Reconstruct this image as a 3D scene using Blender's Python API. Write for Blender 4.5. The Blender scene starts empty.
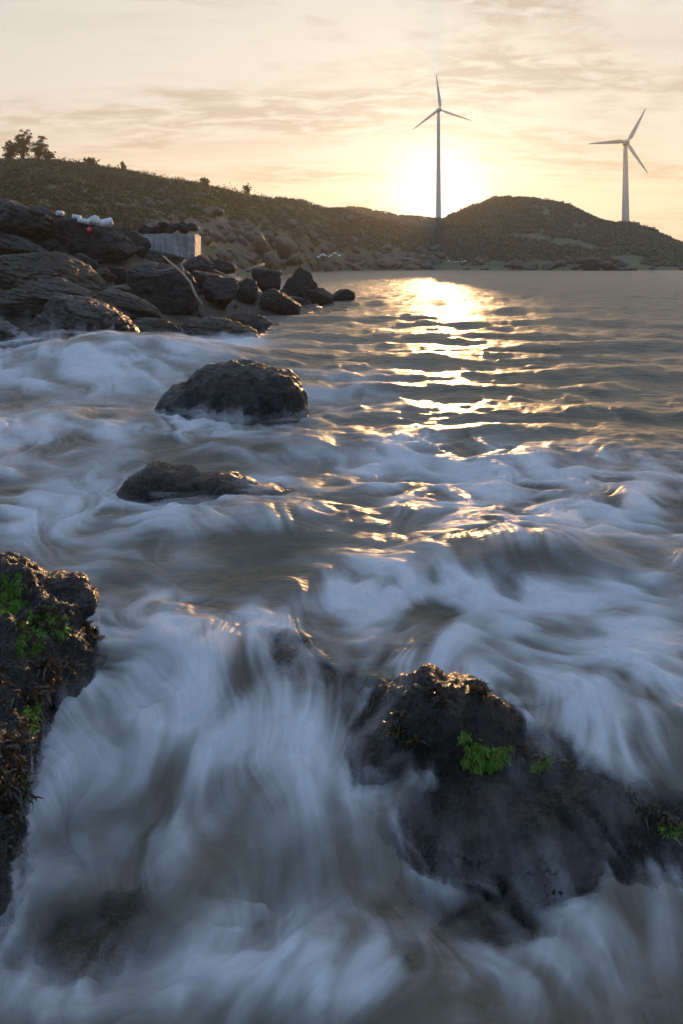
import bpy, bmesh, math, random
import numpy as np
from mathutils import Vector, Matrix
from mathutils.bvhtree import BVHTree

# ------------------------------------------------------------------ set-up
F = 683.0; CX = 341.5; HY = 263.0; CH = 2.5          # focal length (px), centre, horizon row, eye height
random.seed(7); RNG = np.random.default_rng(11)
scene = bpy.context.scene
COL = scene.collection
SUN_AZ = math.atan((440-CX)/F); SUN_EL = math.radians(5.1)
SUN_DIR = np.array([math.sin(SUN_AZ)*math.cos(SUN_EL), math.cos(SUN_AZ)*math.cos(SUN_EL), math.sin(SUN_EL)])

def at(px, py, Y):
    return Vector(((px-CX)/F*Y, Y, CH-(py-HY)/F*Y))

# ------------------------------------------------------------------ numpy noise
_perm = np.random.default_rng(3).permutation(256).astype(np.int64); _perm = np.concatenate([_perm, _perm, _perm])
_g = np.random.default_rng(4).normal(size=(256, 3)); _g /= np.linalg.norm(_g, axis=1)[:, None]
def perlin(p, seed=0):
    p = np.asarray(p, dtype=np.float64) + seed*17.31
    i = np.floor(p).astype(np.int64); f = p-i; i &= 255
    w = f*f*f*(f*(f*6-15)+10)
    out = 0
    for dx in (0, 1):
        wx = w[:, 0] if dx else 1-w[:, 0]
        for dy in (0, 1):
            wy = w[:, 1] if dy else 1-w[:, 1]
            for dz in (0, 1):
                wz = w[:, 2] if dz else 1-w[:, 2]
                h = _perm[_perm[_perm[i[:, 0]+dx]+i[:, 1]+dy]+i[:, 2]+dz]
                g = _g[h]
                out = out + wx*wy*wz*(g[:, 0]*(f[:, 0]-dx)+g[:, 1]*(f[:, 1]-dy)+g[:, 2]*(f[:, 2]-dz))
    return out*1.5
def fbm(p, oct=4, seed=0, gain=.5, lac=2.03):
    a, s, out = 1.0, 1.0, 0
    for k in range(oct):
        out = out + a*perlin(np.asarray(p)*s, seed+k*3); a *= gain; s *= lac
    return out
def ridged(p, oct=4, seed=0, gain=.5):
    a, s, out = 1.0, 1.0, 0
    for k in range(oct):
        out = out + a*(1-2*np.abs(perlin(np.asarray(p)*s, seed+k*3))); a *= gain; s *= 2.1
    return out
def sstep(a, b, x):
    t = np.clip((x-a)/(b-a), 0, 1); return t*t*(3-2*t)
def v3(x, y, z=None):
    z = np.zeros_like(x) if z is None else z
    return np.stack([x, y, z], 1)

# ------------------------------------------------------------------ object helpers
def mesh_np(name, V, Fc, smooth=True):
    V = np.ascontiguousarray(V, dtype=np.float32); Fc = np.ascontiguousarray(Fc, dtype=np.int32)
    me = bpy.data.meshes.new(name); k = Fc.shape[1]
    me.vertices.add(len(V)); me.vertices.foreach_set('co', V.ravel())
    me.loops.add(Fc.size); me.loops.foreach_set('vertex_index', Fc.ravel())
    me.polygons.add(len(Fc)); me.polygons.foreach_set('loop_start', np.arange(0, Fc.size, k, dtype=np.int32))
    me.polygons.foreach_set('use_smooth', np.full(len(Fc), smooth, dtype=bool))
    me.update(calc_edges=True); me.validate()
    return me
def link(name, me, mat=None, parent=None, loc=None, rot=None):
    o = bpy.data.objects.new(name, me); COL.objects.link(o)
    if mat and me and not me.materials: me.materials.append(mat)
    if parent: o.parent = parent
    if loc is not None: o.location = loc
    if rot is not None: o.rotation_euler = rot
    return o
def tag(o, label=None, cat=None, group=None, kind=None):
    if label: o['label'] = label
    if cat: o['category'] = cat
    if group: o['group'] = group
    if kind: o['kind'] = kind
    return o
def setattr_f(me, name, arr):
    a = me.attributes.new(name, 'FLOAT', 'POINT'); a.data.foreach_set('value', np.ascontiguousarray(arr, dtype=np.float32))
def grid_faces(nr, nc):
    i = np.arange(nr*nc).reshape(nr, nc)
    return np.stack([i[:-1, :-1], i[:-1, 1:], i[1:, 1:], i[1:, :-1]], -1).reshape(-1, 4)
_ico = {}
def ico(sub):
    if sub not in _ico:
        bm = bmesh.new(); bmesh.ops.create_icosphere(bm, subdivisions=sub, radius=1)
        _ico[sub] = (np.array([v.co[:] for v in bm.verts]), np.array([[v.index for v in f.verts] for f in bm.faces])); bm.free()
    return _ico[sub]
def bm_mesh(name, bm, smooth=False):
    me = bpy.data.meshes.new(name); bm.to_mesh(me); bm.free()
    for p in me.polygons: p.use_smooth = smooth
    return me
def tube(path, radii, seg=8, name='tube', smooth=True):
    path = [Vector(p) for p in path]; V = []; n = len(path)
    for i, p in enumerate(path):
        d = (path[min(i+1, n-1)]-path[max(i-1, 0)]).normalized()
        a = d.orthogonal().normalized() if i == 0 else (a-d*a.dot(d)).normalized()
        b = d.cross(a)
        for k in range(seg):
            t = 2*math.pi*k/seg; V.append(p+(a*math.cos(t)+b*math.sin(t))*radii[i])
    bm = bmesh.new(); vs = [bm.verts.new(v) for v in V]
    for i in range(n-1):
        for k in range(seg):
            bm.faces.new((vs[i*seg+k], vs[i*seg+(k+1) % seg], vs[(i+1)*seg+(k+1) % seg], vs[(i+1)*seg+k]))
    bm.faces.new(vs[:seg][::-1]); bm.faces.new(vs[-seg:])
    return bm

# ------------------------------------------------------------------ node helpers
class NT:
    def __init__(s, m): s.t = m.node_tree; s.n = s.t.nodes; s.l = s.t.links
    def new(s, typ, **kw):
        n = s.n.new(typ)
        for k, v in kw.items():
            if k in n.inputs.keys(): s.put(n.inputs[k], v)
            else: setattr(n, k, v)
        return n
    def put(s, inp, v):
        if isinstance(v, bpy.types.NodeSocket): s.l.new(v, inp)
        else: inp.default_value = v
    def math(s, op, a, b=0.0, clamp=False):
        n = s.n.new('ShaderNodeMath'); n.operation = op; n.use_clamp = clamp
        s.put(n.inputs[0], a); s.put(n.inputs[1], b); return n.outputs[0]
    def vmath(s, op, a, b=(0, 0, 0)):
        n = s.n.new('ShaderNodeVectorMath'); n.operation = op
        s.put(n.inputs[0], a); s.put(n.inputs[1], b); return n.outputs['Value'] if op in ('DOT_PRODUCT', 'LENGTH') else n.outputs['Vector']
    def mixc(s, f, a, b, blend='MIX'):
        n = s.n.new('ShaderNodeMix'); n.data_type = 'RGBA'; n.blend_type = blend
        s.put(n.inputs[0], f); s.put(n.inputs[6], a); s.put(n.inputs[7], b); return n.outputs[2]
    def noise(s, vec, scale, detail=4, rough=.55, dist=0):
        n = s.n.new('ShaderNodeTexNoise'); s.put(n.inputs['Vector'], vec)
        n.inputs['Scale'].default_value = scale; n.inputs['Detail'].default_value = detail
        n.inputs['Roughness'].default_value = rough; n.inputs['Distortion'].default_value = dist
        return n.outputs['Fac']
    def rng(s, v, a, b, c=0.0, d=1.0, smooth=False):
        n = s.n.new('ShaderNodeMapRange'); n.interpolation_type = 'SMOOTHSTEP' if smooth else 'LINEAR'
        s.put(n.inputs[0], v); n.inputs[1].default_value = a; n.inputs[2].default_value = b
        s.put(n.inputs[3], c); s.put(n.inputs[4], d); return n.outputs[0]
    def attr(s, name):
        n = s.n.new('ShaderNodeAttribute'); n.attribute_name = name; return n.outputs['Fac']
    def mapping(s, vec, scale=(1, 1, 1), loc=(0, 0, 0), rot=(0, 0, 0)):
        n = s.n.new('ShaderNodeMapping'); s.put(n.inputs[0], vec); n.inputs['Scale'].default_value = scale
        n.inputs['Location'].default_value = loc; n.inputs['Rotation'].default_value = rot; return n.outputs[0]
    def bump(s, h, strength, dist, normal=None):
        n = s.n.new('ShaderNodeBump'); s.put(n.inputs['Height'], h); s.put(n.inputs['Strength'], strength)
        n.inputs['Distance'].default_value = dist
        if normal: s.put(n.inputs['Normal'], normal)
        return n.outputs[0]
def newmat(name):
    m = bpy.data.materials.new(name); m.use_nodes = True
    nt = NT(m); bs = m.node_tree.nodes['Principled BSDF']
    return m, nt, bs
def rgba(c): return (c[0], c[1], c[2], 1)

def rock_mat(name, c1, c2, scale=1.0, rough=(.35, .75), bump=.6, wet=None, speck=0.0, moss=0.0, spec=.28):
    """c1, c2: dry rock colours; scale: features per metre; wet: height (m) below which the stone is wet and dark."""
    m, nt, bs = newmat(name)
    geo = nt.new('ShaderNodeNewGeometry'); P = geo.outputs['Position']
    n1 = nt.noise(P, 1.3*scale, 5, .6, .4); n2 = nt.noise(P, 7*scale, 6, .65); n3 = nt.noise(P, 32*scale, 4, .6)
    vor = nt.new('ShaderNodeTexVoronoi', Vector=nt.vmath('ADD', P, nt.vmath('SCALE', nt.new('ShaderNodeTexNoise', Vector=P, Scale=4*scale).outputs['Color'])), Scale=3.2*scale)
    col = nt.mixc(nt.rng(n1, .32, .68), rgba(c1), rgba(c2))
    col = nt.mixc(nt.rng(n2, .35, .75, 0, .65), col, rgba([c*.35 for c in c1]))
    if speck:
        col = nt.mixc(nt.rng(n3, .60, .72, 0, speck), col, (.32, .28, .22, 1))
    if moss:
        col = nt.mixc(nt.math('MULTIPLY', nt.rng(nt.noise(P, 2.2*scale, 4), .54, .66), moss), col, (.07, .10, .02, 1))
    ro = nt.rng(n2, .3, .7, rough[0], rough[1])
    if wet is not None:
        z = nt.new('ShaderNodeSeparateXYZ', Vector=P).outputs[2]
        w = nt.rng(nt.math('ADD', z, nt.math('MULTIPLY', nt.math('SUBTRACT', n1, .5), .8)), wet-.25, wet+.25, 1, 0)
        col = nt.mixc(w, col, nt.mixc(.62, col, (.006, .006, .005, 1)))
        ro = nt.math('MULTIPLY', ro, nt.rng(w, 0, 1, 1, .55))
    nt.l.new(col, bs.inputs['Base Color']); nt.l.new(ro, bs.inputs['Roughness'])
    bs.inputs['Specular IOR Level'].default_value = spec
    h = nt.math('ADD', nt.math('MULTIPLY', n2, 1.0), nt.math('MULTIPLY', n3, .45))
    h = nt.math('ADD', h, nt.math('MULTIPLY', nt.rng(vor.outputs['Distance'], 0, .6), .35))
    nt.l.new(nt.bump(h, bump, .16/scale), bs.inputs['Normal'])
    return m

def plain_mat(name, c, rough=.6, var=.25, scale=8, c2=None, bump=0, sss=0, metal=0):
    m, nt, bs = newmat(name)
    geo = nt.new('ShaderNodeNewGeometry'); P = geo.outputs['Position']
    n = nt.noise(P, scale, 4, .6)
    c2 = c2 or [x*(1-var) for x in c]
    nt.l.new(nt.mixc(nt.rng(n, .3, .7), rgba(c), rgba(c2)), bs.inputs['Base Color'])
    bs.inputs['Roughness'].default_value = rough; bs.inputs['Metallic'].default_value = metal
    if bump: nt.l.new(nt.bump(n, bump, .3/scale), bs.inputs['Normal'])
    return m
def leaf_mat(name, c1, c2, scale=2.0, trans=.35, rough=.6):
    m, nt, bs = newmat(name)
    geo = nt.new('ShaderNodeNewGeometry'); P = geo.outputs['Position']
    n = nt.noise(P, scale, 3, .6)
    col = nt.mixc(nt.rng(n, .3, .7), rgba(c1), rgba(c2))
    nt.l.new(col, bs.inputs['Base Color']); bs.inputs['Roughness'].default_value = rough
    tr = nt.new('ShaderNodeBsdfTranslucent', Color=col)
    mx = nt.new('ShaderNodeMixShader'); mx.inputs[0].default_value = trans
    nt.l.new(bs.outputs[0], mx.inputs[1]); nt.l.new(tr.outputs[0], mx.inputs[2])
    nt.l.new(mx.outputs[0], nt.n['Material Output'].inputs['Surface'])
    return m

M = {}
M['near'] = rock_mat('wet_near_rock', (.020, .0155, .0115), (.008, .0065, .005), 3.0, (.12, .42), 1.0, None, .12, 0, .4)
M['nearleft'] = rock_mat('wet_left_rock', (.046, .040, .034), (.017, .014, .012), 3.0, (.14, .45), .9, None, .2, 0, .32)
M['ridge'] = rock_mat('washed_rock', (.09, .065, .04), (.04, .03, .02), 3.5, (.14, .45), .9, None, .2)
M['midwet'] = rock_mat('tidal_rock', (.040, .034, .027), (.018, .015, .013), 1.4, (.3, .65), .8, .5, .25)
M['weedy'] = rock_mat('weed_covered_rock', (.060, .046, .028), (.020, .016, .012), 2.2, (.25, .6), 1.0, .2, .35)
M['ledge'] = rock_mat('brown_ledge_rock', (.060, .047, .033), (.028, .022, .017), 1.4, (.5, .85), .9, .35, .12, .3)
M['dark'] = rock_mat('dark_ledge_rock', (.026, .023, .020), (.012, .011, .010), 1.6, (.5, .85), 1.0, None, .1)
M['grey'] = rock_mat('grey_boulder', (.046, .042, .038), (.022, .020, .018), 1.4, (.5, .85), .9, .7, .1)
M['pale'] = rock_mat('pale_far_boulder', (.12, .097, .070), (.06, .049, .036), .3, (.7, .9), .6, None, .15)
M['reef'] = rock_mat('dark_reef_rock', (.07, .06, .045), (.03, .026, .02), .3, (.6, .9), .6, None, .1)

# ------------------------------------------------------------------ rocks
def boulder_verts(seed, sub=4, facets=12, sharp=34., rough=1.0, box=0.0):
    n, f = ico(sub); r = np.random.default_rng(seed)
    P = r.normal(size=(facets, 3)); P /= np.linalg.norm(P, axis=1)[:, None]
    D = r.uniform(.50, .86, facets)
    if box:
        P = np.concatenate([P, [[1, 0, 0], [-1, 0, 0], [0, 1, 0], [0, -1, 0], [0, 0, 1.], [0, 0, -1]]+r.normal(size=(6, 3))*.12])
        P /= np.linalg.norm(P, axis=1)[:, None]; D = np.concatenate([D+.1, np.full(6, box)])
    dots = np.maximum(n@P.T, 1e-3)
    R = D/dots; R = np.concatenate([R, np.full((len(n), 1), 1.22)], 1)
    rr = -np.log(np.exp(-sharp*np.minimum(R, 4)).sum(1))/sharp
    v = n*rr[:, None]
    strata = v@(r.normal(size=3)*.5+np.array([0, 0, 1.]))
    crack = np.clip(1-np.abs(perlin(v*1.9, seed+30))*14, 0, 1)
    d = .045*fbm(v*1.5, 3, seed)+.035*ridged(v*3.2, 3, seed+5)+.042*fbm(v*8, 4, seed+9)-.10*crack+.010*np.sign(np.sin(strata*11+2*perlin(v*1.3, seed+31)))
    return v+n*(d*rough)[:, None], f
NEAR = []           # (verts, faces) of rocks the water washes against
def rock(name, px, py, w, h, Y, mat, label, seed, sub=4, depth=1.0, rot=0., tilt=0., facets=12, rough=1.0, wash=True, group=None, box=0.0, sharp=34., cat='rock'):
    """rock whose outline fills about w x h pixels round (px, py) when seen from Y metres off; real size and thickness"""
    c = at(px, py, Y); rx = w/2/F*Y; rz = h/2/F*Y; ry = rx*depth
    v, f = boulder_verts(seed, sub, facets, sharp, rough, box)
    ext = (v.max(0)-v.min(0))/2; mid = (v.max(0)+v.min(0))/2
    v = (v-mid)/ext*np.array([rx, ry, rz])
    Rm = np.array((Matrix.Rotation(math.radians(tilt), 3, 'Y') @ Matrix.Rotation(0, 3, 'Z')))
    v = v@Rm.T
    o = link(name, mesh_np(name, v, f), M[mat], loc=c, rot=(0, 0, math.radians(rot)))
    tag(o, label, cat, group)
    if wash:
        cr, sr = math.cos(math.radians(rot)), math.sin(math.radians(rot))
        vw = np.stack([v[:, 0]*cr-v[:, 1]*sr, v[:, 0]*sr+v[:, 1]*cr, v[:, 2]], 1)+np.array(c)
        NEAR.append((vw, f))
    return o
def union_rock(name, blobs, mat, label, seed, voxel=.014, disp=(.05, .03, .010), wash=True, power=2.6, cat='rock'):
    """several lobes grown together into one continuous stone, then weathered"""
    V, Fs, off = [], [], 0
    n, f = ico(4)
    for b in blobs:
        c, r, rz = b[0], b[1], math.radians(b[2] if len(b) > 2 else 0); pw = b[3] if len(b) > 3 else power
        k = (np.abs(n)**pw).sum(1)**(-1/pw)
        v = n*k[:, None]*np.array(r); tl = math.radians(b[4]) if len(b) > 4 else 0
        v = np.stack([v[:, 0]*math.cos(tl)+v[:, 2]*math.sin(tl), v[:, 1], -v[:, 0]*math.sin(tl)+v[:, 2]*math.cos(tl)], 1)
        v = np.stack([v[:, 0]*math.cos(rz)-v[:, 1]*math.sin(rz), v[:, 0]*math.sin(rz)+v[:, 1]*math.cos(rz), v[:, 2]], 1)+np.array(c)
        V.append(v); Fs.append(f+off); off += len(v)
    tmp = bpy.data.objects.new('tmp', mesh_np('tmp', np.concatenate(V), np.concatenate(Fs))); COL.objects.link(tmp)
    md = tmp.modifiers.new('r', 'REMESH'); md.mode = 'VOXEL'; md.voxel_size = voxel
    sm = tmp.modifiers.new('s', 'SMOOTH'); sm.iterations = 12; sm.factor = .5
    dg = bpy.context.evaluated_depsgraph_get(); me = bpy.data.meshes.new_from_object(tmp.evaluated_get(dg))
    bpy.data.objects.remove(tmp)
    nv = len(me.vertices); co = np.empty(nv*3, np.float32); me.vertices.foreach_get('co', co); co = co.reshape(-1, 3).astype(float)
    no = np.empty(nv*3, np.float32); me.vertices.foreach_get('normal', no); no = no.reshape(-1, 3).astype(float)
    d = disp[0]*ridged(co*2.6, 3, seed)-disp[0]*.6+disp[1]*fbm(co*7, 4, seed+4)
    bar = np.maximum(perlin(co*26, seed+8), 0)**1.2*np.clip(.5+1.4*fbm(co*3.5, 2, seed+12), 0, 1)
    d = d+disp[2]*2.6*bar+disp[2]*fbm(co*42, 2, seed+15)
    # sub-vertical gullies worn by the run-off
    d = d-disp[1]*.7*np.maximum(perlin(co*np.array([9, 9, 2.2]), seed+21), 0)
    co = co+no*d[:, None]
    nf = len(me.polygons); fi = np.empty(len(me.loops), np.int32); me.loops.foreach_get('vertex_index', fi); fi = fi.reshape(-1, 4)
    o = link(name, mesh_np(name, co, fi), M[mat]); tag(o, label, cat)
    if wash: NEAR.append((co, fi))
    return o, co, no

# foreground -------------------------------------------------------
right_rock, rr_co, rr_no = union_rock('rock', [
    ((.56, 3.84, -.42), (.52, .36, .56), -12, 2.2),
    ((.28, 3.74, -.56), (.30, .30, .56), 0, 2.2),
    ((.92, 3.62, -.50), (.46, .36, .43), -18, 2.2),
    ((.76, 3.32, -.50), (.60, .36, .42), -10, 2.1),
    ((1.28, 3.34, -.52), (.60, .34, .42), -14, 2.1),
    ((1.80, 3.20, -.60), (.66, .36, .38), -16, 2.1),
    ((.62, 3.02, -.62), (.46, .30, .30), 0, 2.1),
], 'near', 'big dark wet rock in the right foreground with a bright green algae clump', 5, .013, (.040, .026, .0075))
left_rock, lr_co, lr_no = union_rock('rock', [
    ((-2.62, 4.10, -.45), (.92, .70, .83), 4, 3.6),
    ((-2.46, 3.45, -.50), (.82, .60, .78), 0, 3.4),
    ((-1.98, 4.42, -.40), (.38, .34, .70), 0, 2.8),
    ((-2.55, 4.55, .10), (.60, .30, .42), 0, 2.6),
    ((-2.10, 3.05, -.75), (.62, .55, .62), 0, 2.8),
], 'nearleft', 'tall dark wet rock wall at the left edge, grown with green and brown weed', 9, .014, (.06, .04, .013))
union_rock('rock', [((-1.95, 4.70, .22), (.20, .15, .13), -8, 2.6), ((-1.82, 4.64, .18), (.15, .12, .10), 0, 2.4)],
    'nearleft', 'small flat-topped stone on top of the left foreground rock wall', 13, .010, (.025, .015, .006))
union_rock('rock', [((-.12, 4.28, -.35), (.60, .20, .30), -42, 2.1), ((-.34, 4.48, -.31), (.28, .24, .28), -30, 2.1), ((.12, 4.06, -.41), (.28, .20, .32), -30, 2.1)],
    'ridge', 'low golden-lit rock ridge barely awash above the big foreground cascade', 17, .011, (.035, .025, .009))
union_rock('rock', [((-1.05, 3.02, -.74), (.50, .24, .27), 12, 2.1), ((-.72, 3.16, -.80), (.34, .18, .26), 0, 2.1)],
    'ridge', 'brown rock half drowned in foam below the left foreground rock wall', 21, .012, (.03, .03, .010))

# rocks out in the surf ---------------------------------------------
union_rock('rock', [((-1.80, 11.5, -.22), (1.00, .85, 1.05), 0, 2.3), ((-1.12, 11.3, -.30), (.56, .70, 1.02), 0, 2.6), ((-2.50, 11.4, -.30), (.62, .75, .80), 0, 2.2), ((-1.5, 11.0, -.5), (.85, .55, 1.0), 0, 2.3)],
    'midwet', 'rounded black rock standing in the surf with water running down its face', 40, .034, (.05, .018, .004))
union_rock('rock', [((-1.93, 7.45, -.18), (.50, .42, .48), 0, 2.3), ((-1.40, 7.40, -.17), (.62, .38, .38), 0, 2.2), ((-.90, 7.35, -.24), (.6, .36, .33), 0, 2.2)],
    'midwet', 'low smooth dark rock with a wave sliding over its right end', 43, .024, (.03, .010, .003))
rock('rock', 346, 357, 22, 8, 18.6, 'midwet', 'left of two tiny rocks breaking the water beside the golden sun path', 44, 4, .6)
rock('rock', 365, 355, 20, 7, 19.2, 'midwet', 'right of two tiny rocks breaking the water beside the golden sun path', 45, 4, .6)

# rocky shore on the left --------------------------------------------
rock('rock', 78, 330, 118, 66, 19.5, 'midwet', 'dark wet pyramid-shaped rock with spray streaking down its left flank', 51, 6, .7, 0, 12, 9, 1.2, sharp=20)
rock('rock', 12, 302, 36, 26, 22, 'grey', 'smooth grey-green rock at the left edge below the brown slab', 52, 5, 1)
rock('rock', 8, 338, 62, 36, 18.5, 'midwet', 'dark wet rock at the left edge just above the breaking wave', 53, 5, .8)
rock('rock', 32, 277, 150, 60, 24.5, 'ledge', 'big smooth sloping brown rock slab on the left shore', 54, 6, .8, -6, 13, 8, 1.1, sharp=20)
rock('rock', 70, 300, 130, 40, 22.6, 'ledge', 'long low brown rock shelf under the sloping brown slab', 55, 6, .7, 0, 10, 9, 1.3)
rock('rock', 26, 254, 92, 30, 27.5, 'dark', 'layered dark ledge running down above the brown slab', 56, 5, .6, 0, 20, 9, 1.2)
rock('rock', 22, 232, 90, 52, 31, 'dark', 'tall dark cliff rock at the left edge under the rubble', 57, 6, .8, 0, 10, 8, 1.1)
rock('rock', 88, 250, 104, 60, 32, 'dark', 'broad black cliff rock below the white drums', 58, 6, .8, 0, 14, 8, 1.0)
rock('rock', 62, 266, 34, 22, 26.5, 'dark', 'angular dark block beside the yellow-green moss patch', 59, 5, .9, 0, 8, 10, 1)
rock('rock', 82, 266, 32, 26, 27.5, 'grey', 'square-cut grey block right of the dark angular block', 60, 5, .9, 0, 4, 10, 1, box=.8)
rock('rock', 103, 276, 24, 16, 27, 'ledge', 'small tan stone wedged beside the square-cut grey block', 61, 4, .9)
rock('rock', 119, 276, 20, 20, 28.5, 'grey', 'small rounded grey stone left of the big overhanging boulder', 62, 4, .9)
rock('rock', 120, 289, 26, 9, 25.5, 'pale', 'small pale flat stone lying before the overhanging boulder', 63, 4, .9)
rock('rock', 20, 212, 62, 24, 34, 'grey', 'long grey rock at the top of the left cliff', 64, 5, .8, 0, 6, 9, 1)
rock('rock', 52, 220, 60, 22, 34, 'grey', 'slanting grey slab at the cliff top left of the white drums', 65, 5, .8, 0, 12, 9, 1)
rock('rock', 82, 232, 44, 16, 34, 'grey', 'dark grey boulder just under the red buoy', 66, 5, .8, 0, 8, 9, 1)
rock('rock', 128, 245, 40, 34, 36, 'dark', 'black rock against the left end of the concrete block', 67, 5, .9, 0, 10, 9, 1)
rock('rock', 164, 289, 78, 52, 29, 'grey', 'huge overhanging boulder with a flat brown top under the driftwood', 68, 6, .85, 0, 4, 9, 1.0, box=.86, sharp=24)
rock('rock', 152, 262, 60, 24, 37, 'ledge', 'brown rock directly beneath the concrete block', 69, 5, .8, 0, 6, 9, 1)
rock('rock', 196, 266, 36, 24, 36, 'grey', 'grey rock right below the sunlit end of the concrete block', 70, 5, .8, 0, 6, 9, 1)
rock('rock', 204, 281, 34, 22, 33, 'grey', 'blue-grey rock beside the foot of the driftwood branch', 71, 5, .8)
rock('rock', 222, 294, 36, 34, 31, 'grey', 'upright grey boulder right of the overhanging boulder', 72, 5, .8, 0, -4, 9, 1, box=.85)
rock('rock', 218, 268, 36, 18, 39, 'dark', 'low dark rock under the thin leaning pole', 73, 5, .8)
rock('rock', 243, 296, 32, 38, 34, 'dark', 'black wedge of rock between the grey boulders', 74, 5, .9)
rock('rock', 267, 280, 30, 26, 40, 'grey', 'squarish grey boulder left of the tallest point rock', 75, 5, .9, 0, 0, 9, 1, box=.85)
rock('rock', 302, 289, 44, 42, 41, 'dark', 'tallest black rock of the point with a peaked top', 76, 6, .9, 0, 16, 9, 1)
rock('rock', 318, 298, 32, 22, 41, 'dark', 'black rock sloping off the tallest point rock to the water', 77, 5, .9, 0, 22, 9, 1)
rock('rock', 280, 306, 42, 34, 33, 'midwet', 'barnacled dark boulder at the waterline of the point', 78, 6, .9, 0, 10, 8, 1.0)
rock('rock', 341, 298, 29, 18, 43, 'dark', 'block-shaped black rock at the very tip of the point', 79, 5, .9, 0, -4, 9, .9, box=.85)
rock('rock', 359, 303.5, 11, 6, 43.5, 'dark', 'tiniest dark stone in the water off the tip of the point', 80, 4, .9)
rock('rock', 300, 303, 26, 14, 39, 'midwet', 'low black stone in front of the tallest point rock', 81, 4, .9)
rock('rock', 160, 333, 100, 30, 22.5, 'weedy', 'flat weed-covered shelf in front of the pool of white water', 82, 6, .6, 0, 3, 8, 1.2)
rock('rock', 217, 333, 84, 30, 22.3, 'weedy', 'weed-covered brown shelf at the water edge below the boulders', 83, 6, .6, 0, 3, 8, 1.2)
rock('rock', 248, 326, 48, 26, 25, 'weedy', 'weed-covered rock sloping into the water right of the shelves', 84, 6, .7, 0, 10, 8, 1.2)
rock('rock', 126, 308, 74, 30, 23.6, 'weedy', 'gently sloping weedy brown rock behind the dark pyramid rock', 85, 6, .7, 0, 16, 8, 1.0)

# shore ground beneath the rocks
ctrl = [(-200, 345, 20), (-200, 240, 26), (0, 350, 19), (0, 305, 22.5), (0, 268, 26), (0, 216, 34), (60, 226, 36), (130, 255, 38), (130, 350, 19.5), (110, 312, 23.5),
        (170, 268, 40), (200, 318, 27), (245, 332, 25), (240, 285, 38), (300, 312, 39), (345, 309, 43), (300, 292, 44), (270, 285, 50), (-200, 120, 60),
        (0, 214, 60), (130, 246, 60), (200, 262, 60), (290, 290, 60), (350, 310, 60), (0, 200, 90), (130, 232, 90), (230, 255, 90), (290, 290, 90), (350, 305, 90), (335, 312, 75), (330, 312, 120), (300, 300, 130), (385, 330, 50), (370, 315, 60), (310, 300, 100),
        (0, 190, 130), (200, 235, 130), (260, 258, 130), (320, 300, 130), (60, 370, 16), (160, 365, 17), (260, 360, 20), (330, 340, 30), (370, 320, 40), (230, 352, 22), (-100, 400, 14)]
CP = np.array([at(*c)[:] for c in ctrl])
xs = np.arange(-75, 4, .33); ys = np.arange(13, 135, .36)
GX, GY = np.meshgrid(xs, ys); gx, gy = GX.ravel(), GY.ravel()
num = 0; den = 1e-9
for c in CP:
    s = .09*c[1]+.6
    w = np.exp(-((gx-c[0])**2+(gy-c[1])**2)/(2*s*s))+1e-3/(1+((gx-c[0])**2+(gy-c[1])**2))
    num = num+w*c[2]; den = den+w
gz = num/den - .35 + .35*ridged(v3(gx*.35, gy*.35), 4, 31)*np.clip(gy/30, .4, 1) + .12*fbm(v3(gx*1.3, gy*1.3), 3, 33)
shore = link('shore', mesh_np('shore', v3(gx, gy, gz), grid_faces(len(ys), len(xs))), M['weedy']); tag(shore, kind='structure')
NEAR.append((v3(gx, gy, gz), grid_faces(len(ys), len(xs))))

SB = BVHTree.FromPolygons(v3(gx, gy, gz).tolist(), grid_faces(len(ys), len(xs)).tolist())
r = random.Random(33); small = []
for k in range(5):
    v, f = boulder_verts(700+k, 4, 12, 34); me = mesh_np('rock', v, f); me.materials.append(M[['dark', 'grey', 'dark', 'ledge', 'dark'][k]]); small.append(me)
for i in range(95):
    px, py = r.uniform(-20, 325), r.uniform(206, 322); d = Vector(((px-CX)/F, 1, -(py-HY)/F)); h = SB.ray_cast(Vector((0, 0, CH)), d.normalized(), 90)[0]
    if h is None or h.z < .25 or h.y > 62: continue
    o = link('rock', small[i % 5], loc=h+Vector((0, 0, .02)), rot=(r.uniform(-.3, .3), r.uniform(-.3, .3), r.uniform(0, 6.3))); q = r.uniform(3.0, 9.0)/F*h.y
    o.scale = (q*1.2, q, q*.75); tag(o, 'one of many small dark stones lodged between the big rocks of the left shore', 'rock', 'small stones between the shore rocks')
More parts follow.
